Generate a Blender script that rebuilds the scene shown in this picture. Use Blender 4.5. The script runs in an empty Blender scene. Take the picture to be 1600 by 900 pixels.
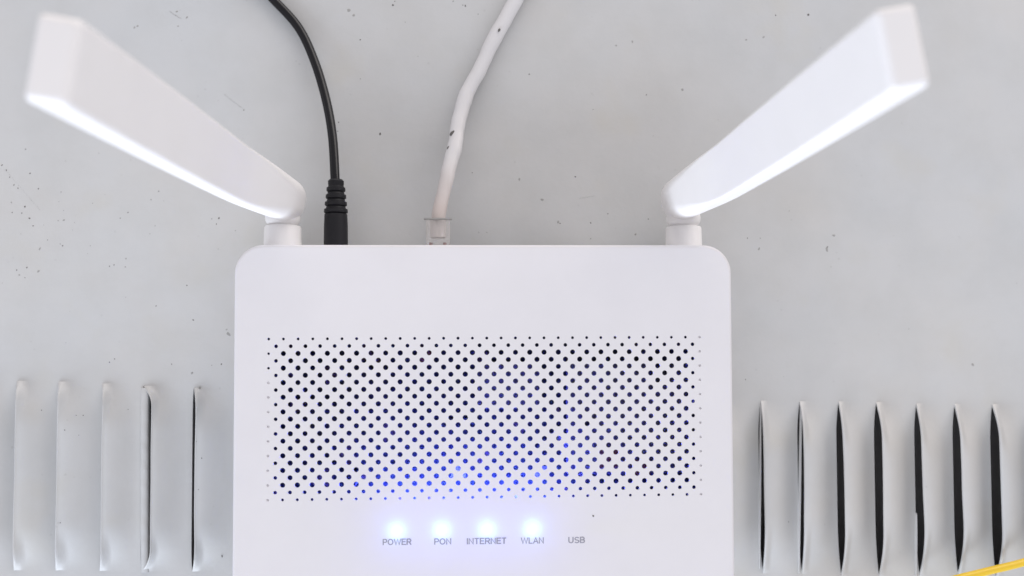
import bpy, bmesh, math, random
from mathutils import Vector, Matrix, Euler
from mathutils.geometry import delaunay_2d_cdt
random.seed(7)
MM = 0.001
ZT = 33*MM                      # height of the router's top above the cabinet panel
sc = bpy.context.scene
COL = sc.collection

# ------------------------------------------------------------------ camera, world, lamps, exposure
EUL = Euler((math.radians(1.82), math.radians(-2.65), math.radians(-0.18)), 'XYZ')
CAM = Vector((-4.1*MM, 36.1*MM, ZT + 279.2*MM))
FPX = 1250.0
cd = bpy.data.cameras.new('camera'); cam = bpy.data.objects.new('camera', cd); COL.objects.link(cam)
cam.location = CAM; cam.rotation_euler = EUL
cd.sensor_fit = 'HORIZONTAL'; cd.sensor_width = 36.0; cd.lens = 36.0*FPX/1600.0
cd.clip_start = 0.005; cd.clip_end = 20
cd.dof.use_dof = True; cd.dof.focus_distance = 0.283; cd.dof.aperture_fstop = 28.125/2.9
sc.camera = cam

w = bpy.data.worlds.new('World'); sc.world = w; w.use_nodes = True
bg = w.node_tree.nodes['Background']
bg.inputs['Color'].default_value = (0.985, 0.95, 0.985, 1); bg.inputs['Strength'].default_value = 0.57

def area(name, loc, target, sx, sy, power, color):
    l = bpy.data.lights.new(name, 'AREA'); l.shape = 'RECTANGLE'; l.size = sx; l.size_y = sy
    l.energy = power; l.color = color
    o = bpy.data.objects.new(name, l); COL.objects.link(o); o.location = loc
    o.rotation_euler = (Vector(target)-Vector(loc)).to_track_quat('-Z', 'Y').to_euler()
    return o
area('window_light', (-0.52, -1.42, 0.52), (0, 0, 0.05), 2.3, 0.8, 38, (0.81, 0.88, 1.0))
area('far_fill_light', (0.62, 1.55, 0.66), (0, 0.05, 0.03), 3.0, 0.9, 29, (1.0, 0.935, 0.90))  # added fill lamp, lifts the dark panel behind the router

vs = sc.view_settings
vs.view_transform = 'Standard'; vs.look = 'None'; vs.gamma = 1; vs.use_curve_mapping = False; vs.exposure = -0.06
sc.cycles.max_bounces = 10; sc.cycles.sample_clamp_indirect = 6

RM = EUL.to_matrix()
def U(px, py, z):
    """world point at height z (metres) seen at photograph position px, py"""
    d = RM @ Vector(((px-800)/FPX, (450-py)/FPX, -1.0))
    t = (z-CAM.z)/d.z
    return CAM + d*t

# ------------------------------------------------------------------ helpers
def link(name, me, mat=None, parent=None, smooth=None):
    o = bpy.data.objects.new(name, me); COL.objects.link(o)
    if mat:
        for m in (mat if isinstance(mat, (list, tuple)) else [mat]): me.materials.append(m)
    if parent: o.parent = parent
    if smooth is not None:
        me.shade_smooth()
        if smooth < 180: me.set_sharp_from_angle(angle=math.radians(smooth))
    return o
def obj(name, bm, mat=None, parent=None, smooth=None, recalc=True):
    if recalc: bmesh.ops.recalc_face_normals(bm, faces=bm.faces)
    me = bpy.data.meshes.new(name); bm.to_mesh(me); bm.free()
    return link(name, me, mat, parent, smooth)
def empty(name, loc, label, cat, group=None):
    o = bpy.data.objects.new(name, None); COL.objects.link(o); o.location = loc
    o.empty_display_size = 0.02
    tag(o, label, cat, group); return o
def tag(o, label=None, cat=None, group=None, kind=None):
    if label: o['label'] = label
    if cat: o['category'] = cat
    if group: o['group'] = group
    if kind: o['kind'] = kind
def loft(bm, rings, close0=True, close1=True, cyc=True):
    R = [[bm.verts.new(p) for p in r] for r in rings]
    n = len(R[0])
    for a, b in zip(R, R[1:]):
        for i in range(n if cyc else n-1):
            j = (i+1) % n
            bm.faces.new((a[i], a[j], b[j], b[i]))
    if close0: bm.faces.new(R[0][::-1])
    if close1: bm.faces.new(R[-1])
    return R
def box(bm, x0, x1, y0, y1, z0, z1, bev=0):
    g = bmesh.ops.create_cube(bm, size=1)
    bmesh.ops.transform(bm, matrix=Matrix.Translation(((x0+x1)/2, (y0+y1)/2, (z0+z1)/2)) @ Matrix.Diagonal((x1-x0, y1-y0, z1-z0, 1)), verts=g['verts'])
    if bev:
        es = list({e for v in g['verts'] for e in v.link_edges})
        bmesh.ops.bevel(bm, geom=es, offset=bev, segments=2, affect='EDGES', profile=.5)
def ring(c, r, a, b, n=24, ra=None):
    ra = ra or r
    return [c + a*(ra*math.cos(2*math.pi*i/n)) + b*(r*math.sin(2*math.pi*i/n)) for i in range(n)]
def revolve(bm, base, axis, up, prof, n=32):
    """prof: (distance along axis, radius)"""
    axis = axis.normalized(); s = axis.cross(up).normalized(); t = s.cross(axis)
    loft(bm, [ring(base+axis*d, r, s, t, n) for d, r in prof])
def spline(pts, n=14):
    P = [pts[0]*2-pts[1]] + pts + [pts[-1]*2-pts[-2]]
    out = []
    for i in range(1, len(P)-2):
        for k in range(n):
            t = k/n
            out.append(.5*((2*P[i]) + (P[i+1]-P[i-1])*t + (2*P[i-1]-5*P[i]+4*P[i+1]-P[i+2])*t*t + (3*P[i]-P[i-1]-3*P[i+1]+P[i+2])*t**3))
    out.append(P[-2]); return out
def sweep(bm, path, sect, twist=0.0):
    """sect(i/n) -> list of (side, up) offsets"""
    rings = []
    up0 = Vector((0, 0, 1))
    for i, p in enumerate(path):
        t = (path[min(i+1, len(path)-1)]-path[max(i-1, 0)]).normalized()
        s = t.cross(up0).normalized(); u = s.cross(t)
        rings.append([p + s*a + u*b for a, b in sect(i/(len(path)-1))])
    loft(bm, rings)
def rrect(x0, x1, y0, y1, r, n=14):
    pts = []
    for cx, cy, a0 in ((x1-r, y1-r, 0), (x0+r, y1-r, 90), (x0+r, y0+r, 180), (x1-r, y0+r, 270)):
        for k in range(n+1):
            a = math.radians(a0+90*k/n)
            pts.append((cx+r*math.cos(a), cy+r*math.sin(a)))
    return pts

# ------------------------------------------------------------------ materials
def mat(name, color, rough=.5, spec=.5, **kw):
    m = bpy.data.materials.new(name); m.use_nodes = True
    b = m.node_tree.nodes['Principled BSDF']
    b.inputs['Base Color'].default_value = (*color, 1); b.inputs['Roughness'].default_value = rough
    b.inputs['Specular IOR Level'].default_value = spec
    for k, v in kw.items(): b.inputs[k.replace('_', ' ')].default_value = v
    return m
class NT:
    def __init__(s, m): s.t = m.node_tree; s.b = s.t.nodes['Principled BSDF']
    def n(s, typ, **kw):
        o = s.t.nodes.new(typ)
        for k, v in kw.items():
            if k in o.bl_rna.properties: setattr(o, k, v)
            else: o.inputs[k.replace('_', ' ')].default_value = v
        return o
    def l(s, a, b): s.t.links.new(a, b)
    def coord(s): return s.n('ShaderNodeTexCoord').outputs['Object']
    def noise(s, co, scale, detail=4, rough=.55):
        o = s.n('ShaderNodeTexNoise', Scale=scale, Detail=detail, Roughness=rough); s.l(co, o.inputs['Vector']); return o.outputs['Fac']
    def ramp(s, fac, stops):
        o = s.n('ShaderNodeValToRGB'); e = o.color_ramp.elements
        while len(e) < len(stops): e.new(.5)
        for i, (p, c) in enumerate(stops): e[i].position = p; e[i].color = (*c, 1) if len(c) == 3 else c
        s.l(fac, o.inputs['Fac']); return o.outputs['Color']
    def mix(s, fac, a, b, mode='MIX'):
        o = s.n('ShaderNodeMix', data_type='RGBA', blend_type=mode)
        for k, v in ((0, fac), (6, a), (7, b)):
            if hasattr(v, 'links'): s.l(v, o.inputs[k])
            else: o.inputs[k].default_value = v if k == 0 else (*v, 1)
        return o.outputs[2]
    def bump(s, h, strength, dist=.0002):
        o = s.n('ShaderNodeBump', Strength=strength, Distance=dist); s.l(h, o.inputs['Height']); s.l(o.outputs['Normal'], s.b.inputs['Normal'])

def paint_material():
    m = mat('grey_painted_steel', (.5, .52, .53), .42, .45); t = NT(m); co = t.coord()
    big = t.ramp(t.noise(co, 9, 5, .6), [(.3, (.558, .577, .592)), (.55, (.575, .582, .582)), (.75, (.588, .580, .562))])
    blot = t.ramp(t.noise(co, 45, 6, .6), [(.35, (.91, .91, .90)), (.6, (1, 1, 1))])
    c = t.mix(.5, big, blot, 'MULTIPLY')
    # faint yellowed patches
    pat = t.ramp(t.noise(co, 28, 3, .5), [(.58, (0, 0, 0)), (.72, (1, 1, 1))])
    pm = t.n('ShaderNodeMath', operation='MULTIPLY'); t.l(pat, pm.inputs[0]); pm.inputs[1].default_value = .30
    c = t.mix(pm.outputs[0], c, (.55, .53, .46))
    # small grey grime dots, denser where the large noise is high
    v = t.n('ShaderNodeTexVoronoi', Scale=260, Randomness=1); t.l(co, v.inputs['Vector'])
    dots = t.ramp(v.outputs['Distance'], [(.07, (1, 1, 1)), (.16, (0, 0, 0))])
    msk = t.ramp(t.noise(co, 60, 3, .6), [(.57, (0, 0, 0)), (.66, (1, 1, 1))])
    d = t.mix(1.0, dots, msk, 'MULTIPLY')
    dm = t.n('ShaderNodeMath', operation='MULTIPLY'); t.l(d, dm.inputs[0]); dm.inputs[1].default_value = .14
    c = t.mix(dm.outputs[0], c, (.16, .15, .14))
    t.l(c, t.b.inputs['Base Color'])
    rr = t.ramp(t.noise(co, 30, 4), [(.3, (.36,)*3), (.7, (.5,)*3)]); t.l(rr, t.b.inputs['Roughness'])
    t.bump(t.noise(co, 520, 4, .55), .17, .0003)
    return m
M_paint = paint_material()
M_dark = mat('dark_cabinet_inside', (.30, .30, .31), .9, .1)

def shell_material(name, trans, color=(.765, .755, .775)):
    m = mat(name, color, .42, .35); t = NT(m); co = t.coord()
    c = t.ramp(t.noise(co, 60, 5, .6), [(.3, tuple(x*.975 for x in color)), (.7, color)])
    t.l(c, t.b.inputs['Base Color'])
    t.bump(t.noise(co, 2500, 2, .5), .05, .0001)
    if trans:
        tr = t.n('ShaderNodeBsdfTranslucent'); tr.inputs['Color'].default_value = (.80, .82, .9, 1)
        mx = t.n('ShaderNodeMixShader', Fac=trans); out = t.t.nodes['Material Output']
        t.l(t.b.outputs[0], mx.inputs[1]); t.l(tr.outputs[0], mx.inputs[2]); t.l(mx.outputs[0], out.inputs['Surface'])
    return m
M_shell = shell_material('white_router_plastic', .007)
M_white = shell_material('white_antenna_plastic', 0, (.89, .88, .88))
M_black = mat('black_cord_rubber', (.007, .007, .009), .2, .35)
M_plug = mat('black_plug_rubber', (.010, .010, .013), .5, .3)
M_print = mat('grey_printed_ink', (.33, .33, .39), .6, .3)
M_speck = mat('dark_dirt', (.14, .135, .13), .9, .1)
M_grime = mat('grey_dirt', (.36, .36, .35), .9, .1)
def board_material():
    m = mat('circuit_board_lacquer', (.02, .05, .035), .5, .3); t = NT(m); co = t.coord()
    v = t.n('ShaderNodeTexVoronoi', Scale=190, Randomness=1); t.l(co, v.inputs['Vector'])
    c = t.ramp(v.outputs['Color'], [(.0, (.016, .02, .024)), (.60, (.026, .03, .036)), (.80, (.10, .06, .05)), (.90, (.35, .35, .38))])
    t.t.nodes[c.node.name].color_ramp.interpolation = 'CONSTANT'
    t.l(c, t.b.inputs['Base Color']); return m
M_board = board_material()
M_chip = mat('black_chip_resin', (.012, .012, .013), .5)
M_can = mat('tinned_shield_metal', (.15, .135, .13), .6, .4)
M_copper = mat('copper_coil', (.22, .07, .03), .5)
M_yellow = mat('yellow_cable_jacket', (.84, .57, .04), .38, .5)
M_red = mat('brown_wire', (.26, .07, .045), .5); M_green = mat('grey_green_wire', (.22, .26, .24), .5)
M_brass = mat('gold_contact', (.55, .38, .16), .35, .5, Metallic=1.0)
def jacket_material():
    m = mat('aged_white_cable_jacket', (.69, .685, .695), .38, .45); t = NT(m); co = t.coord()
    sep = t.n('ShaderNodeSeparateXYZ'); t.l(co, sep.inputs[0])
    mr = t.n('ShaderNodeMapRange'); mr.inputs['From Min'].default_value = Y_STAIN_SHADE0; mr.inputs['From Max'].default_value = Y_STAIN_SHADE1
    mr.inputs['To Min'].default_value = .62; mr.inputs['To Max'].default_value = 0
    t.l(sep.outputs['Y'], mr.inputs['Value'])
    nz = t.noise(co, 120, 4); ad = t.n('ShaderNodeMath', operation='MULTIPLY'); t.l(mr.outputs[0], ad.inputs[0])
    r = t.ramp(nz, [(.3, (.75,)*3), (.6, (1, 1, 1))]); t.l(r, ad.inputs[1])
    c = t.mix(ad.outputs[0], (.69, .685, .695), (.52, .41, .36)); t.l(c, t.b.inputs['Base Color'])  # browner towards the plug: dirt plus warm shading put into the colour
    return m
Y_STAIN_SHADE0 = U(690, 330, 12*MM).y; Y_STAIN_SHADE1 = U(705, 245, 10*MM).y
M_jacket = jacket_material()
M_pale = mat('pale_jacket_end', (.78, .73, .71), .4)
M_clear = mat('clear_connector_plastic', (.97, .95, .94), .12, .5, Transmission_Weight=.8, IOR=1.4)
M_led = bpy.data.materials.new('lit_blue_led'); M_led.use_nodes = True
_n = M_led.node_tree.nodes; _n.remove(_n['Principled BSDF']); _e = _n.new('ShaderNodeEmission')
_e.inputs['Color'].default_value = (.16, .40, 1, 1); _e.inputs['Strength'].default_value = 4700
M_led.node_tree.links.new(_e.outputs[0], _n['Material Output'].inputs['Surface'])
M_pipe = bpy.data.materials.new('added_blue_board_glow'); M_pipe.use_nodes = True
_n = M_pipe.node_tree.nodes; _n.remove(_n['Principled BSDF']); _e = _n.new('ShaderNodeEmission')
_e.inputs['Color'].default_value = (.05, .07, 1, 1); _e.inputs['Strength'].default_value = 1050  # glow added to throw blue light onto the circuit board
M_pipe.node_tree.links.new(_e.outputs[0], _n['Material Output'].inputs['Surface'])
M_led_off = mat('unlit_led_resin', (.6, .6, .65), .4)

# ------------------------------------------------------------------ cabinet panel with pressed louvers
def smooth(a, b, x):
    t = min(1, max(0, (x-a)/(b-a))); return t*t*(3-2*t)
# photo x of the slot's ground edge, top y, bottom y, height mm, lip set-back mm, taper, split strip
LOUV = [  # xg px, ytop, ybot, h, dx, taper
    (-34, 594, 891, 4.2, 0.1, 0), (29.5, 595, 891, 4.2, 0.1, 0), (94.5, 596, 891, 4.2, 0.1, 0), (163, 599, 892, 4.1, 0.35, 0),
    (221, 603, 893, 4.1, 4.7, 0), (300, 606, 893, 4.1, 2.1, 0), (372, 612, 892, 5.0, 1.5, 0),
    (1125, 624, 897, 5.0, .2, 0),
    (1186, 626, 896, 5.6, .25, -.1), (1247, 627, 897, 5.8, .3, .1), (1308, 627, 901, 6.0, .5, -.25),
    (1367, 628, 903, 6.2, .5, 0), (1430, 630, 901, 5.9, .4, -.35), (1490, 631, 900, 5.9, .4, -.3),
    (1549, 631, 905, 6.2, .4, -.15), (1612, 632, 905, 5.6, .4, -.1)]
lv = []
for k, (px, yt, yb, h, dx, tp) in enumerate(LOUV):
    xg = U(px, (yt+yb)/2, 0).x; y1 = U(px, yt, 0).y; y0 = U(px, yb, 0).y
    lv.append([xg, y0, y1, h*MM, dx*MM, tp])
for k in range(len(lv)):
    pitch = (lv[k+1][0]-lv[k][0]) if k+1 < len(lv) and lv[k+1][0]-lv[k][0] < .025 else .0155
    lv[k].append(pitch*.97)
def ends(xg): return (.13, .10, .26, .24) if xg < -.06 else (.30, .20, .36, .30)
def bow(xg, v):
    ea, eb, ec, ed = ends(xg)
    return (1-(1-min(1, max(0, v)/ea))**1.9)*(1-(1-min(1, max(0, 1-v)/eb))**1.9)
XG4 = U(195, 750, 0).x
def off(xg): return (-1.3 if xg < XG4 else .35 if xg < -.06 else 1.15)*MM
VS = [i/36 for i in range(37)]
def cut_x(xg, v):                                       # x of the sheet edge on the open side of a slot
    q = min(35, int(v*36)); t = v*36-q
    a, b = (off(xg)*(1-bow(xg, VS[q+k])) for k in (0, 1))
    return xg+a*(1-t)+b*t
X0, X1, Y0, Y1 = -.85, .85, -.7, .75
def panel_mesh():
    vs_, es, fs = [], [], []
    def loop(pts):
        i0 = len(vs_); vs_.extend(Vector(p) for p in pts); n = len(pts)
        es.extend((i0+i, i0+(i+1) % n) for i in range(n))
    loop([(X0, Y0), (X1, Y0), (X1, Y1), (X0, Y1)])
    for xg, y0, y1, h, dx, tp, wd in lv: loop([(xg+wd, y0), (xg+wd, y1)]+[(cut_x(xg, v), y0+(y1-y0)*v) for v in VS[::-1]])
    r = delaunay_2d_cdt(vs_, es, [], 1, 1e-7)
    bm = bmesh.new(); V = [bm.verts.new((*p, 0)) for p in r[0]]
    for f in r[2]:
        c = sum((Vector(r[0][i]) for i in f), Vector((0, 0)))/len(f)
        if any(y0 < c.y < y1 and cut_x(xg, (c.y-y0)/(y1-y0)) < c.x < xg+wd for xg, y0, y1, h, dx, tp, wd in lv): continue
        bm.faces.new([V[i] for i in f])
    bmesh.ops.recalc_face_normals(bm, faces=bm.faces)
    if sum(f.normal.z for f in bm.faces) < 0: bmesh.ops.reverse_faces(bm, faces=bm.faces)
    # sheet edges of the cut-outs
    be = [e for e in bm.edges if e.is_boundary]
    g = bmesh.ops.extrude_edge_only(bm, edges=be)
    bmesh.ops.translate(bm, vec=(0, 0, -1.0*MM), verts=[v for v in g['geom'] if isinstance(v, bmesh.types.BMVert)])
    return bm
panel = obj('cabinet_panel', panel_mesh(), M_paint, recalc=False)
tag(panel, 'pale grey painted steel cabinet top with pressed louver slots and specks of dirt', kind='structure')
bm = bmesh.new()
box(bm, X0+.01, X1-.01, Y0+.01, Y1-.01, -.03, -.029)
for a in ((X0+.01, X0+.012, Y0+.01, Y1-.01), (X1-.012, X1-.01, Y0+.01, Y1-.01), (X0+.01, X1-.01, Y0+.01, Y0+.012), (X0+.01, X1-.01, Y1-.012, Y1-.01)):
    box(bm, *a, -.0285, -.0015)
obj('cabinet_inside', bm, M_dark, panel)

def lov_B(u, a=-.05, b=.98): return (1-smooth(a, b, u))/(1-smooth(a, b, 0))
LU = [0, .008, .018, .032, .055]+[.055+(1-.055)*(k/24)**1.1 for k in range(1, 25)]
def louver(xg, y0, y1, h, dx, tp, wd, rnd):
    nu, nv = len(LU)-1, 48; th = .9*MM
    bm = bmesh.new(); top = []; bot = []
    wob = [rnd.uniform(-.12, .12)*MM for _ in range(7)]
    for j in range(nv+1):
        v = j/nv; v = v*v*(3-2*v)*.35 + v*.65
        ea, eb, ec, ed = ends(xg)
        T = 1-tp*(.5-v)
        A0 = bow(xg, v); Al = A0*T                          # pointed ends along the cut lip
        As = smooth(0, ec, v)*smooth(0, ed, 1-v)*T       # soft ends on the back of the bulge
        y = y0+(y1-y0)*v
        q = v*6; i = min(5, int(q)); wv = (wob[i]*(1-(q-i))+wob[i+1]*(q-i))*Al
        rt, rb = [], []
        for k in range(nu+1):
            u = LU[k]
            B = lov_B(u, .10, .92) if xg < -.06 else lov_B(u, .10, 1.0); f = smooth(.0, .24, u); A = Al*(1-f)+As*f
            bead = (.85 if xg < -.06 else .25)*MM*Al*max(0, 1-u/.05)**2               # rolled edge of the sheet
            ridge = .30*MM*Al*math.exp(-((u-.045)/.03)**2) if xg < -.06 else 0
            z = h*A*B-bead+ridge
            x = xg+u*wd+(dx*Al+off(xg)*(1-A0)+wv)*(1-u)**2
            rt.append(bm.verts.new((x, y, z)))
            rb.append(bm.verts.new((x, y, z-th+bead*.8)))
        top.append(rt); bot.append(rb)
    for j in range(nv):
        for k in range(nu):
            bm.faces.new((top[j][k], top[j][k+1], top[j+1][k+1], top[j+1][k]))
            bm.faces.new((bot[j][k], bot[j+1][k], bot[j+1][k+1], bot[j][k+1]))
        bm.faces.new((bot[j][0], top[j][0], top[j+1][0], bot[j+1][0]))       # cut lip facing the slot
    return bm
rnd = random.Random(3)
for k, a in enumerate(lv):
    o = obj('louver', louver(*a, rnd), M_paint, panel, smooth=40, recalc=False)
# slivers of torn sheet left standing in a few slots
def sliver(pa, pb, wpx, z, k0=.35, crown=.0):
    a, b = U(*pa, z*MM), U(*pb, z*MM)
    bm = bmesh.new(); n = 40; R = []
    ww = wpx/4.0*MM
    for i in range(n+1):
        t = i/n; p = a.lerp(b, t); wv = ww*(k0+(1-k0)*math.sin(math.pi*min(1, max(0, t*.96+.02))))
        sh = math.sin(math.pi*min(1, max(.02, t*.96+.02)))**.3*crown*MM*(1+.12*math.sin(t*61)+.1*math.sin(t*139))
        R.append([p+Vector((-wv/2, 0, -.0012))]+[p+Vector((wv/2*math.sin(q), 0, sh*math.cos(q)+.0001*q)) for q in (-1.5, -1.1, -.6, 0, .6, 1.1, 1.5)]+[p+Vector((wv/2, 0, -.001))])
    loft(bm, R); return obj('torn_sliver', bm, M_paint, panel, smooth=50)
sliver((1189, 632), (1187, 890), 2.2, .6)
sliver((1252, 634), (1248.5, 896), 2.6, .9)
sliver((1432.4, 802), (1431.6, 905), 2.2, .6, .1)
sliver((226.0, 606), (226.3, 894), 12.5, .3, .9, 1.0)

# dirt flecks on the sheet
def fleck(bm, c, r, rnd, asp=1.0, ang=0.0):
    n = 7; R = []
    ca, sa = math.cos(ang), math.sin(ang)
    for k in range(n):
        a = 2*math.pi*k/n; q = r*rnd.uniform(.6, 1.2)
        x, y = q*math.cos(a)*asp, q*math.sin(a)
        R.append((c.x+x*ca-y*sa, c.y+x*sa+y*ca))
    b = [bm.verts.new((x, y, c.z+.00001)) for x, y in R]
    t = [bm.verts.new((c.x+(x-c.x)*.7, c.y+(y-c.y)*.7, c.z+.00008)) for x, y in R]
    bm.faces.new(t)
    for k in range(n): bm.faces.new((b[k], b[(k+1) % n], t[(k+1) % n], t[k]))
DARK = [(39,323,1.5),(46,341,1.3),(19,332,1.2),(34,333,1),(52,353,1),(47,271,1.2),(60,295,1.1),(40,233,1),(10,266,1.3),(3,258,1.1),(15,277,1.2),(22,289,1.1),(28,294,.9),
        (42,418,1.3),(26,422,1.1),(39,434,1.1),(98,384,1),(178,414,1),(171,416,.9),(342,341,1.3),(338,350,.9),(331,342,.9),(248,299,1),(200,332,1),(188,341,.9),(236,312,.9),
        (594,209,2.3),(563,123,1),(529,191,1.2),(528,205,1),(563,62,1.2),(614,8,1.7),(617,2,.9),(727,9,1.4),(723,8,1),(747,22,1),(827,116,1.2),(708,2,1),
        (899,276,1.3),(923,348,1.3),(950,334,1),(875,349,1.2),(738,270,1),(923,373,1),(1263,23,2.0),(1212,24,1.2),(1010,148,1),(748,363,.8),(761,363,.8),(1013,342,1),
        (29,601,1.3),(171,566,1.3),(179,561,.9),(268,569,.8),(302,500,1.2),(244,478,1),(346,569,1.2),(331,571,.9),(292,446,1),(65,641,1.1),(119,649,.8),(123,680,.8),(101,672,1),(130,649,.9),(200,640,.9),(237,627,.9),(242,633,.8),
        (315,716,1),(307,690,.8),(310,765,.8),(160,737,1.2),(159,795,1),(160,812,.8),(160,821,.9),(236,827,.9),(236,842,1.3),(235,733,.9),(94,817,.9),(347,869,1.6),(381,281,.8),
        (1231,815,2.2),(1446,768,1.4),(1165,593,.9),(1168,372,1.1),(1188,372,.9),(1293,386,1.6)]
FAINT = [(292,27,1.6),(276,18,1.4),(278,41,1.2),(210,43,1.8),(215,41,1.5),(381,172,1.2),(100,344,1.2),(62,389,1.6),(197,404,1.2),(30,430,1.5),(60,424,1.5),(196,417,1.3),(545,16,3),(553,24,2.4),(1186,389,2.2),(1292,390,2.2),(1303,368,2),(1193,58,1.8),(1166,62,1.5),(1066,140,2.6),(963,71,1.5),(988,65,1.4),(812,280,1.8),(872,347,2),(993,366,2),(847,312,1.8),(357,522,2.4),(354,515,1.4),(300,583,2),(312,606,2.0),(1520,570,2)]
rnd = random.Random(11)
def hole_at(p):
    return any(a[0]-.001 < p.x < a[0]+a[6] and a[1] < p.y < a[2] for a in lv)
bm = bmesh.new()
def zsurf(px, py):
    p = U(px, py, 0)
    for xg, y0, y1, h, dx, tp, wd in lv:
        if xg < p.x < xg+wd and y0 < p.y < y1:
            u = (p.x-xg)/wd; B = lov_B(u, .1, .95); v = (p.y-y0)/(y1-y0)
            f = smooth(0, .24, u); ea, eb, ec, ed = ends(xg); A = bow(xg, v)*(1-f)+smooth(0, ec, v)*smooth(0, ed, 1-v)*f
            return U(px, py, h*A*B+.0003)
    return p
for px, py, r in DARK: fleck(bm, zsurf(px, py), r/4.1*MM*.85, rnd, rnd.uniform(1, 1.6), rnd.uniform(0, 3))
for i in range(34):                                     # faint crumbs down the left side
    p = U(rnd.gauss(110, 110), rnd.gauss(360, 70), 0)
    if not hole_at(p): fleck(bm, p, rnd.uniform(.07, .15)*MM, rnd, rnd.uniform(1, 2), rnd.uniform(0, 3))
tag(obj('dark_dirt_specks', bm, M_speck, panel), kind='stuff')
bm = bmesh.new()
for px, py, r in FAINT: fleck(bm, zsurf(px, py), r/4.1*MM, rnd, rnd.uniform(1, 2), rnd.uniform(0, 3))
for i in range(26):
    p = U(rnd.uniform(0, 1600), rnd.uniform(0, 600), 0)
    if not hole_at(p): fleck(bm, p, rnd.uniform(.08, .22)*MM, rnd, rnd.uniform(1, 2), rnd.uniform(0, 3))
# the two hair scratches
for a, b in (((8, 265), (62, 328)), ((351, 148), (381, 171)), ((265, 18), (282, 29)), ((905, 310), (930, 306))):
    for k in range(26):
        t = k/25; p = U(a[0]+(b[0]-a[0])*t+rnd.uniform(-.6, .6), a[1]+(b[1]-a[1])*t+rnd.uniform(-.6, .6), 0)
        fleck(bm, p, rnd.uniform(.03, .08)*MM, rnd, 2.2, -math.atan2(b[1]-a[1], b[0]-a[0]))
tag(obj('faint_dirt_specks', bm, M_grime, panel), kind='stuff')

# ------------------------------------------------------------------ router
XL = U(364.3, 600, ZT).x; XR = U(1145.2, 600, ZT).x; YB = U(760, 382.5, ZT).y; YF = YB-137*MM
router = empty('wifi_router', ((XL+XR)/2, (YB+YF)/2, 0), 'white wifi router with two antennas, round vent holes and lit blue lights', 'router')
bpy.context.view_layer.update()
RO = router.location.copy()
def rpart(o):                                           # keep world placement under the router's Empty
    o.parent = router; o.location = -RO if o.location.length == 0 else o.location-RO
    return o
S = 5*MM; HX, HY = 30*S/2, 11*S/2
holes = []
for j in range(23):
    odd = j % 2
    for i in range(30 if odd else 31):
        x = -HX+i*S+(S/2 if odd else 0); y = HY-j*S/2
        r = .90; blind = False
        if j in (0, 22): r = .50
        elif j in (1, 21): r = .66
        if not odd and i in (0, 30): r = .46; blind = not (i == 0 and j < 5)
        if odd and i in (0, 29): r = min(r, .64)
        holes.append((x, y, r*MM*rnd.uniform(.97, 1.03), blind))
NH = 18
INS = 1.3*MM; CR = 10*MM
def outline(ins): return rrect(XL+ins, XR-ins, YF+ins, YB-ins, CR-ins)
def top_cover():
    vs_, es = [], []
    def loop(pts):
        i0 = len(vs_); vs_.extend(Vector(p) for p in pts); n = len(pts)
        es.extend((i0+i, i0+(i+1) % n) for i in range(n))
    o0 = outline(INS); loop(o0)
    for x, y, r, b in holes: loop([(x+r*math.cos(2*math.pi*k/NH), y+r*math.sin(2*math.pi*k/NH)) for k in range(NH)])
    r = delaunay_2d_cdt(vs_, es, [], 1, 1e-8)
    grid = {}
    for h in holes: grid.setdefault((round(h[0]/S), round(h[1]/S)), []).append(h)
    bm = bmesh.new(); V = [bm.verts.new((*p, ZT)) for p in r[0]]
    src = {}
    for i, ids in enumerate(r[3]):
        for q in ids: src[q] = V[i]
    for f in r[2]:
        c = sum((Vector(r[0][i]) for i in f), Vector((0, 0)))/len(f)
        k = (round(c.x/S), round(c.y/S)); inside = False
        for a in (-1, 0, 1):
            for b in (-1, 0, 1):
                for h in grid.get((k[0]+a, k[1]+b), ()):
                    if (c.x-h[0])**2+(c.y-h[1])**2 < (h[2]*.995)**2: inside = True
        if not inside:
            fa = bm.faces.new([V[i] for i in f])
            if fa.normal.z < 0: fa.normal_flip()
    # hole walls
    n0 = len(o0)
    for hi, (x, y, rr, blind) in enumerate(holes):
        tv = [src[n0+hi*NH+k] for k in range(NH)]
        d = .45*MM if not blind else .35*MM
        bv = [bm.verts.new((v.co.x, v.co.y, ZT-d)) for v in tv]
        for k in range(NH):
            bm.faces.new((tv[k], tv[(k+1) % NH], bv[(k+1) % NH], bv[k]))
        if blind: bm.faces.new(bv)
    # rounded rim and side wall
    prev = [src[i] for i in range(n0)]
    for ins, dz in ((.95, .03), (.62, .13), (.34, .32), (.14, .6), (.03, .95), (0, 1.35), (0, 6), (.05, 12)):
        cur = [bm.verts.new((*p, ZT-dz*MM)) for p in outline(ins*MM)]
        for k in range(n0): bm.faces.new((prev[k], cur[k], cur[(k+1) % n0], prev[(k+1) % n0]))
        prev = cur
    return bm
tc = top_cover()
bmesh.ops.recalc_face_normals(tc, faces=tc.faces)
if sum(f.normal.z*f.calc_area() for f in tc.faces) < 0: bmesh.ops.reverse_faces(tc, faces=tc.faces)
cover = rpart(obj('top_cover', tc, M_shell, smooth=35, recalc=False))
cover.modifiers.new('face_weighted', 'WEIGHTED_NORMAL').keep_sharp = True
bm = bmesh.new()
loft(bm, [[Vector((*p, z*MM)) for p in outline(ins*MM)] for ins, z in ((.5, 20.5), (.5, 21.0), (.25, 20.8), (.2, 20.4), (1.0, 13), (2.2, 7.5), (3.4, 6))], close0=False)
rpart(obj('bottom_case', bm, M_white, smooth=35))
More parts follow.
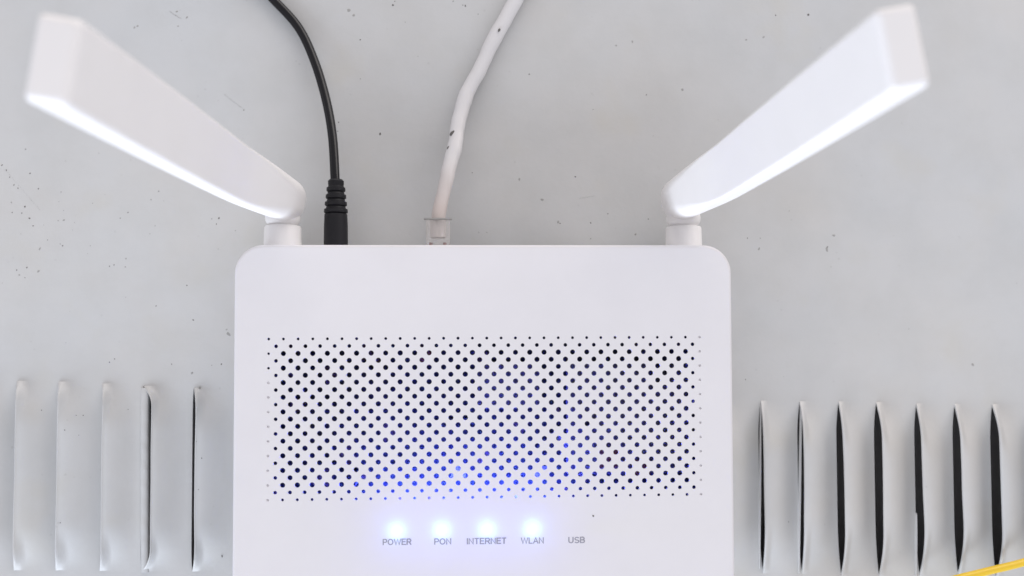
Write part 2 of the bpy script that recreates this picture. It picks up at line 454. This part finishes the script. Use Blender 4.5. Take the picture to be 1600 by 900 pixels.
for sx in (XL+30*MM, XR-30*MM):
    for sy in (YF+14*MM, YB-10*MM):
        bm = bmesh.new(); revolve(bm, Vector((sx, sy, 6.2*MM)), Vector((0, 0, -1)), Vector((0, 1, 0)), [(0, .0055), (.0057, .0055), (.0061, .005)], 20)
        rpart(obj('rubber_foot', bm, M_plug, smooth=35))
# circuit board with the things soldered on it
ZB = ZT-12*MM
bm = bmesh.new(); box(bm, XL+6*MM, XR-6*MM, YF+8*MM, YB-8*MM, ZB-1.6*MM, ZB)
board = rpart(obj('circuit_board', bm, M_board))
rb = random.Random(5)
def onboard(name, x0, x1, y0, y1, h, m, bev=0):
    b_ = bmesh.new(); box(b_, x0, x1, y0, y1, ZB, ZB+h, bev); return obj(name, b_, m, board)
for name, x, y, wx, wy, h, m in (('chip', -40, 8, 14, 14, 1.4, M_chip), ('chip', -12, -6, 11, 9, 1.2, M_chip), 
                                 ('shield_can', 8, 10, 22, 16, 3, M_can), ('chip', -58, -4, 14, 16, 1.5, M_chip), ('inductor', 44, -16, 7, 7, 3.5, M_copper), ('inductor', 56, -20, 6, 6, 3.5, M_copper),
                                 ('chip', -30, -18, 6, 5, 1, M_chip), ('chip', 22, -12, 7, 6, 1, M_chip), ('inductor', -22, 20, 5, 5, 3, M_copper), ('shield_can', 51, -2, 44, 40, 2.4, M_can)):
    onboard(name, (x-wx/2)*MM, (x+wx/2)*MM, (y-wy/2)*MM, (y+wy/2)*MM, h*MM, m, .2*MM)
for x, y, r_, h in ((-66, 20, 4, 8), (62, 14, 4, 8), (-48, -22, 3, 7), (36, -4, 2.5, 6)):
    b_ = bmesh.new(); revolve(b_, Vector((x*MM, y*MM, ZB)), Vector((0, 0, 1)), Vector((0, 1, 0)), [(0, r_*MM), ((h-.4)*MM, r_*MM), (h*MM, (r_-.4)*MM)], 20)
    obj('capacitor', b_, M_chip, board, smooth=35)
# indicator lights, each under the thin cover on its light pipe
for k, (px, py) in enumerate(((621, 825.5), (691, 824.5), (761, 823.5), (831, 822.5), (901, 821.5))):
    p = U(px, py, ZT-3*MM)
    b_ = bmesh.new(); revolve(b_, Vector((p.x, p.y, ZB+7.2*MM)), Vector((0, 0, 1)), Vector((0, 1, 0)), [(0, .9*MM), (1.9*MM, .9*MM), (2.2*MM, .7*MM), (2.3*MM, .3*MM)], 20)
    led = obj('indicator_light', b_, M_led if k < 4 else M_led_off, smooth=35); rpart(led)
    led['label'] = 'lit blue indicator light' if k < 4 else 'unlit indicator light'
    b_ = bmesh.new(); revolve(b_, Vector((p.x, p.y, ZB)), Vector((0, 0, 1)), Vector((0, 1, 0)), [(0, 1.3*MM), (6.4*MM, 1.2*MM)], 16)
    obj('light_pipe', b_, M_pipe if k < 4 else M_led_off, board, smooth=35)
    b_ = bmesh.new(); loft(b_, [ring(Vector((p.x, p.y, ZB+z*MM)), r_*MM, Vector((1, 0, 0)), Vector((0, 1, 0)), 20) for z, r_ in ((6.5, .2), (6.5, 1.5), (9.4, 1.5), (9.4, 1.2), (6.9, 1.2))], False, False)
    obj('light_shroud', b_, M_plug, board, smooth=35)  # unseen tube added to keep the led's side light off the cover
# printed words
def arc(cx, cy, rx, ry, a0, a1, n=10): return [(cx+rx*math.cos(math.radians(a0+(a1-a0)*k/n)), cy+ry*math.sin(math.radians(a0+(a1-a0)*k/n))) for k in range(n+1)]
H_ = .08                                               # half a pen width, letters one unit high
GLYPH = {
 'P': (.62, [[(.07, 0), (.07, .935), (.36, .935)]+arc(.36, .70, .20, .235, 90, -90)+[(.13, .465)]]),
 'R': (.68, [[(.07, 0), (.07, .935), (.38, .935)]+arc(.38, .71, .21, .225, 90, -90)+[(.13, .485)], [(.36, .47), (.62, 0)]]),
 'B': (.64, [[(.07, .065), (.07, .935), (.34, .935)]+arc(.34, .725, .19, .21, 90, -90)+[(.13, .515)], [(.36, .515)]+arc(.36, .29, .21, .225, 90, -90)+[(.0, .065)]]),
 'O': (.80, [arc(.39, .5, .32, .435, 90, 450, 28)]),
 'W': (.98, [[(.04, 1), (.27, .03), (.49, .95), (.71, .03), (.94, 1)]]),
 'E': (.62, [[(.60, .935), (.07, .935), (.07, .065), (.61, .065)], [(.14, .52), (.56, .52)]]),
 'N': (.70, [[(.07, 0), (.07, .95), (.60, .05), (.60, 1)]]),
 'I': (.16, [[(.07, 0), (.07, 1)]]),
 'T': (.64, [[(.01, .935), (.61, .935)], [(.31, .87), (.31, 0)]]),
 'L': (.56, [[(.07, 1), (.07, .065), (.54, .065)]]),
 'A': (.70, [[(.03, 0), (.34, .96), (.65, 0)], [(.18, .34), (.50, .34)]]),
 'U': (.70, [[(.07, 1), (.07, .36)]+arc(.335, .34, .265, .275, 180, 360)+[(.60, 1)]]),
 'S': (.64, [arc(.32, .715, .235, .22, 20, 270, 14)+arc(.32, .275, .25, .22, 90, -160, 14)[1:]])}
def word(txt, px, py, wpx):
    wid = (U(px+wpx/2, py, ZT)-U(px-wpx/2, py, ZT)).length
    hgt = (U(px, py-9.6, ZT)-U(px, py, ZT)).length
    tot = sum(GLYPH[c][0] for c in txt)+.07*(len(txt)-1)
    c = U(px, py, ZT); x = 0; bm = bmesh.new(); q = 0
    for ch in txt:
        gw, strokes = GLYPH[ch]
        for st in strokes:
            closed = (Vector(st[0])-Vector(st[-1])).length < 1e-4
            P = [Vector(p) for p in st]; vv = []; n = len(P)
            for i in range(n):
                a = P[i]-P[i-1] if i else (P[0]-P[-2] if closed else P[1]-P[0])
                b = P[i+1]-P[i] if i < n-1 else (P[1]-P[0] if closed else P[-1]-P[-2])
                a = a.normalized(); b = b.normalized(); t = (a+b)
                t = t.normalized() if t.length > .3 else a
                m = Vector((-t.y, t.x)); k = min(1.9, 1/max(.3, m.dot(Vector((-a.y, a.x)))))
                for sgn in (1, -1):
                    g = P[i]+m*(sgn*H_*k)
                    vv.append(bm.verts.new((c.x+((x+g.x)/tot-.5)*wid, c.y+g.y*hgt, ZT+.00002+q*.000006)))
            for i in range(n-1): bm.faces.new((vv[2*i], vv[2*i+1], vv[2*i+3], vv[2*i+2]))
            q += 1
        x += gw+.07
    for f in bm.faces:
        if f.normal.z < 0: f.normal_flip()
    o = obj('lettering', bm, M_print, recalc=False); o['label'] = 'word ' + txt + ' printed in grey'
    rpart(o)
for a in (('POWER', 620.5, 851.5, 45), ('PON', 692, 850.8, 27), ('INTERNET', 760.5, 850, 62), ('WLAN', 832, 849.3, 36), ('USB', 901, 848.5, 26)): word(*a)
bm = bmesh.new(); fleck(bm, U(927, 806, ZT), .32*MM, rnd, 1.4, 2)
rpart(obj('dirt_speck', bm, M_speck))
# sockets in the back wall
bm = bmesh.new(); c = U(524, 383, 15*MM)
box(bm, c.x-6*MM, c.x+6*MM, YB-11*MM, YB+.15*MM, 9*MM, 19.5*MM, .3*MM); rpart(obj('power_socket', bm, M_plug))
for k in range(4):
    cx = U(684, 383, 15*MM).x+k*15.5*MM
    bm = bmesh.new(); box(bm, cx-6*MM, cx+6*MM, YB-13*MM, YB+.15*MM, 8*MM, 19.5*MM, .3*MM); rpart(obj('ethernet_socket', bm, M_plug))

# ------------------------------------------------------------------ antennas (fold on a hinge behind the router)
def antenna(base_px, tip_px, collar_px, side, cap_px, zt, yaw, label):
    zb = 18*MM
    pb = U(*base_px, zb); pt = U(*tip_px, zt)
    ax = (pt-pb).normalized()
    wdir = Vector((math.sin(yaw), math.cos(yaw), 0)); wdir = (wdir-ax*wdir.dot(ax)).normalized()
    tdir = wdir.cross(ax).normalized()
    L = (pt-pb).length
    W0, W1, T0, T1 = 7.9*MM, 7.15*MM, 6.8*MM, 3.45*MM
    bm = bmesh.new(); rings = []
    def sec(c, wh, th, r, wd=wdir, td=tdir):
        return [c+wd*y+td*x for x, y in rrect(-th, th, -wh, wh, r, 8)]
    kd = tdir*side                                       # towards the router's middle
    # rounded foot: slices of a half disc about the hinge pin
    for k in range(0, 12):
        a = math.pi/2*(1-k/12)*.985
        th = T0*(.55+.45*math.cos(a)); wh = max(W0*math.cos(a), .5*MM)
        rings.append(sec(pb+kd*3.5*MM-ax*(W0*math.sin(a)), wh, th, .94*min(th, wh)))
    for k in range(25):
        t = (k/24)**1.7*.986; f = smooth(-.04, .38, t)
        rings.append(sec(pb+kd*(3.5*MM*(1-f))+ax*(L*t), W0+(W1-W0)*t+.5*MM*4*t*(1-t), T0+(T1-T0)*f, 6.2*MM*(1-smooth(-.02, .32, t))+.95*MM*smooth(-.02, .32, t)))
    for q, ins in ((.9900, .0), (.9935, .07), (.9965, .25), (.9985, .52), (.9997, .85), (1.0, 1.15), (1.0, 1.6)):
        rings.append(sec(pb+ax*(L*q), W1-ins*MM+.5*MM*4*q*(1-q), T1-ins*MM, max(.4*MM, .95*MM-ins*.3*MM)))
    loft(bm, rings)
    an = rpart(obj('antenna', bm, M_white, smooth=60)); an['label'] = label
    an.modifiers.new('face_weighted', 'WEIGHTED_NORMAL').keep_sharp = True
    # hinge knuckle beside the blade's foot
    bm = bmesh.new()
    c0 = pb-ax*5.0*MM
    R_ = 4.6*MM
    revolve(bm, c0-kd*3*MM, kd, ax, [(0, R_), (7.0*MM, R_)]+[(7.0*MM+4.8*MM*math.sin(x), 1.6*MM+(R_-1.6*MM)*math.cos(x)) for x in [math.pi/2*k/8 for k in range(1, 9)]], 40)
    obj('hinge_knuckle', bm, M_white, an, smooth=50)
    # neck ring and collar on a horizontal pin
    cc = U(*collar_px, 16.5*MM); yr = YB
    yk = U(collar_px[0], 339, 17*MM).y
    bm = bmesh.new(); revolve(bm, Vector((cc.x, yr-1*MM, 16.5*MM)), Vector((0, 1, 0)), Vector((0, 0, 1)), [(0, 6.75*MM), (U(0, 352, 18*MM).y-yr+1*MM-.5*MM, 6.55*MM), (U(0, 352, 18*MM).y-yr+1*MM, 6.2*MM)], 40)
    obj('collar', bm, M_white, an, smooth=40)
    bm = bmesh.new(); y0 = U(0, 352, 18*MM).y-.2*MM
    revolve(bm, Vector((cc.x, y0, 16.5*MM)), Vector((0, 1, 0)), Vector((0, 0, 1)), [(0, 5.0*MM), (.7*MM, 5.0*MM), (1.1*MM, 5.7*MM), (2.2*MM, 6.2*MM), (3.6*MM, 6.3*MM), (5.4*MM, 6.0*MM), (7*MM, 4.8*MM)], 40)
    obj('neck_ring', bm, M_white, an, smooth=40)
    return an
antenna((431.5, 310), (80, 91), (442, 366), 1, None, 184*MM, math.radians(9), 'antenna at the left of the router, next to the black power plug')
antenna((1077.5, 309), (1413, 72.5), (1068, 366), -1, None, 184*MM, math.radians(-10), 'antenna at the right of the router')

# ------------------------------------------------------------------ power cable
pw = empty('power_cable', (U(524, 383, 15*MM).x, YB, 15*MM), 'black power cable with ribbed plug pushed into the back of the white router', 'cable')
def under(o, root):
    o.parent = root; o.location = -root.location; return o
ZP = 15*MM
end = U(523.5, 278, ZP)
pts = [Vector((end.x+.1*MM, end.y-6*MM, ZP)), end] + [U(x, y, z*MM) for x, y, z in ((519.5, 213, 11.5), (509.5, 156, 7.5), (491.5, 96, 4.2), (467, 44, 2.3), (428, 0, 2.0), (372, -55, 2.0), (300, -120, 2.0), (90, -300, 2.0), (-260, -620, 2.0), (-600, -1200, 2.0))]
def fig8(t):
    out = []
    a = 1.72*MM; n = 28
    for k in range(n):
        an = 2*math.pi*k/n
        x, y = a*math.cos(an), a*.92*math.sin(an)
        out.append((x, y))
    # a shallow groove along the upper left flank
    q = []
    for x, y in out:
        d = math.hypot(x+1.05*MM, y-1.15*MM); s = 1-.13*math.exp(-(d/(.33*MM))**2)
        q.append((x*s, y*s))
    return q
bm = bmesh.new(); sweep(bm, spline(pts), fig8); under(obj('cord', bm, M_black, smooth=60), pw)
bm = bmesh.new()
yA = U(524, 386, 19*MM).y; yB = U(524, 279, 17*MM).y; Lp = yB-yA
prof = [(-9*MM, 4.2*MM), (0, 4.4*MM), (Lp*.30, 4.35*MM), (Lp*.49, 4.15*MM), (Lp*.495, 4.0*MM)]
d = .50
for k in range(4):
    r_ = (4.35-k*.30)*MM
    for q, rr in ((.0, .84), (.012, .98), (.03, 1.0), (.062, .98), (.075, .84), (.098, .80)): prof.append((Lp*(d+q), r_*rr))
    d += .105
prof += [(Lp*.925, 2.9*MM), (Lp*.975, 2.9*MM), (Lp*1.0, 2.3*MM)]
revolve(bm, Vector((U(525, 330, ZP).x, yA, ZP)), Vector((-.002, 1, 0)), Vector((0, 0, 1)), prof, 40)
under(obj('plug', bm, M_plug, smooth=38), pw)

# ------------------------------------------------------------------ ethernet cable
ec = empty('ethernet_cable', (U(684, 383, 14*MM).x, YB, 14*MM), 'stained white network cable in a clear plastic connector behind the white router', 'cable')
ZE = 14*MM
pts = [U(685, 350, ZE), U(686, 333, ZE)] + [U(x, y, z*MM) for x, y, z in ((698, 278, 11.5), (709, 235, 8.5), (716, 195, 6), (726, 155, 4.2), (747, 113, 3.4), (773, 60, 3.3), (806, 0, 3.3), (850, -70, 3.3), (905, -150, 3.3), (1010, -330, 3.3), (1120, -640, 3.3), (1150, -1200, 3.3))]
path_e = [p+Vector((.00013*math.sin(i*.31)+.00005*math.sin(i*.9+2), 0, 0)) if i > 20 else p for i, p in enumerate(spline(pts))]
def rnd_sec(t):
    r_ = (2.48+.26*smooth(0, .35, t))*MM*(1+.025*math.sin(t*37)+.02*math.sin(t*83+1))
    return [(r_*1.03*math.cos(2*math.pi*k/22), r_*.95*math.sin(2*math.pi*k/22)) for k in range(22)]
bm = bmesh.new(); sweep(bm, path_e, rnd_sec); under(obj('cord', bm, M_jacket, smooth=60), ec)
cx = U(684.5, 360, 18*MM).x; hw = 4.35*MM
yt = U(684, 342, 18*MM).y
bm = bmesh.new()                                        # clear housing: outer shell with a hollow
box(bm, cx-hw, cx+hw, YB-8*MM, yt, ZE-5*MM, ZE+5*MM, .4*MM)
b2 = bmesh.new(); 
under(obj('connector_housing', bm, M_clear, smooth=35), ec)
bm = bmesh.new()                                        # strip where the jacket is clamped
box(bm, cx-hw-.8*MM, cx+hw+.7*MM, yt-.35*MM, yt+.25*MM, ZE+3.0*MM, ZE+5.25*MM, .1*MM)
under(obj('housing_lip', bm, M_grime, smooth=35), ec)
bm = bmesh.new(); revolve(bm, Vector((cx-.1*MM, yt-7.0*MM, ZE)), Vector((0, 1, 0)), Vector((0, 0, 1)), [(0, 2.2*MM), (.4*MM, 2.7*MM), (6.6*MM, 2.8*MM)], 24)
under(obj('jacket_end', bm, M_pale, smooth=40), ec)
for dx, m, nm in ((-2.6, M_red, 'wire'), (-.8, M_green, 'wire'), (.6, M_jacket, 'wire'), (2.3, M_red, 'wire')):
    bm = bmesh.new(); revolve(bm, Vector((cx+dx*MM, YB-7*MM, ZE+2.0*MM)), Vector((0, 1, 0)), Vector((0, 0, 1)), [(0, .62*MM), (9.2*MM if abs(dx) > 2 else 8*MM, .62*MM)], 12)
    under(obj(nm, bm, m, smooth=40), ec)
def smear(px, py, z, rx, ry, ang):
    c = U(px, py, z); bm = bmesh.new()
    bmesh.ops.create_uvsphere(bm, u_segments=12, v_segments=6, radius=1)
    bmesh.ops.transform(bm, matrix=Matrix.Translation(c) @ Matrix.Rotation(ang, 4, 'Z') @ Matrix.Diagonal((rx*MM, ry*MM, .25*MM, 1)), verts=bm.verts)
    for v in bm.verts: v.co += Vector((rnd.uniform(-1, 1), rnd.uniform(-1, 1), 0))*.08*MM
    under(obj('dirt_mark', bm, M_speck, smooth=60), ec)
smear(707, 208, 9.0*MM, 1.35, .7, math.radians(42)); smear(700.5, 231, 10.0*MM, .8, .45, math.radians(65)); smear(780, 47, 6.4*MM, .75, .4, math.radians(60))

# ------------------------------------------------------------------ yellow cable over the louvers
ye = U(1541, 893, 8*MM)
yc = empty('yellow_cable', ye, 'thin yellow cable lying across the louvers at the lower right corner', 'cable')
pts = [U(x, y, z*MM) for x, y, z in ((1250, 985, 7.0), (1380, 940, 7.3), (1470, 911, 7.5), (1541, 893.0, 7.6), (1600, 878.5, 7.6), (1690, 852, 7.4), (1800, 812, 7.2))]
bm = bmesh.new(); sweep(bm, spline(pts), lambda t: [(1.42*MM*math.cos(2*math.pi*k/20), 1.42*MM*math.sin(2*math.pi*k/20)) for k in range(20)])
under(obj('cord', bm, M_yellow, smooth=60), yc)
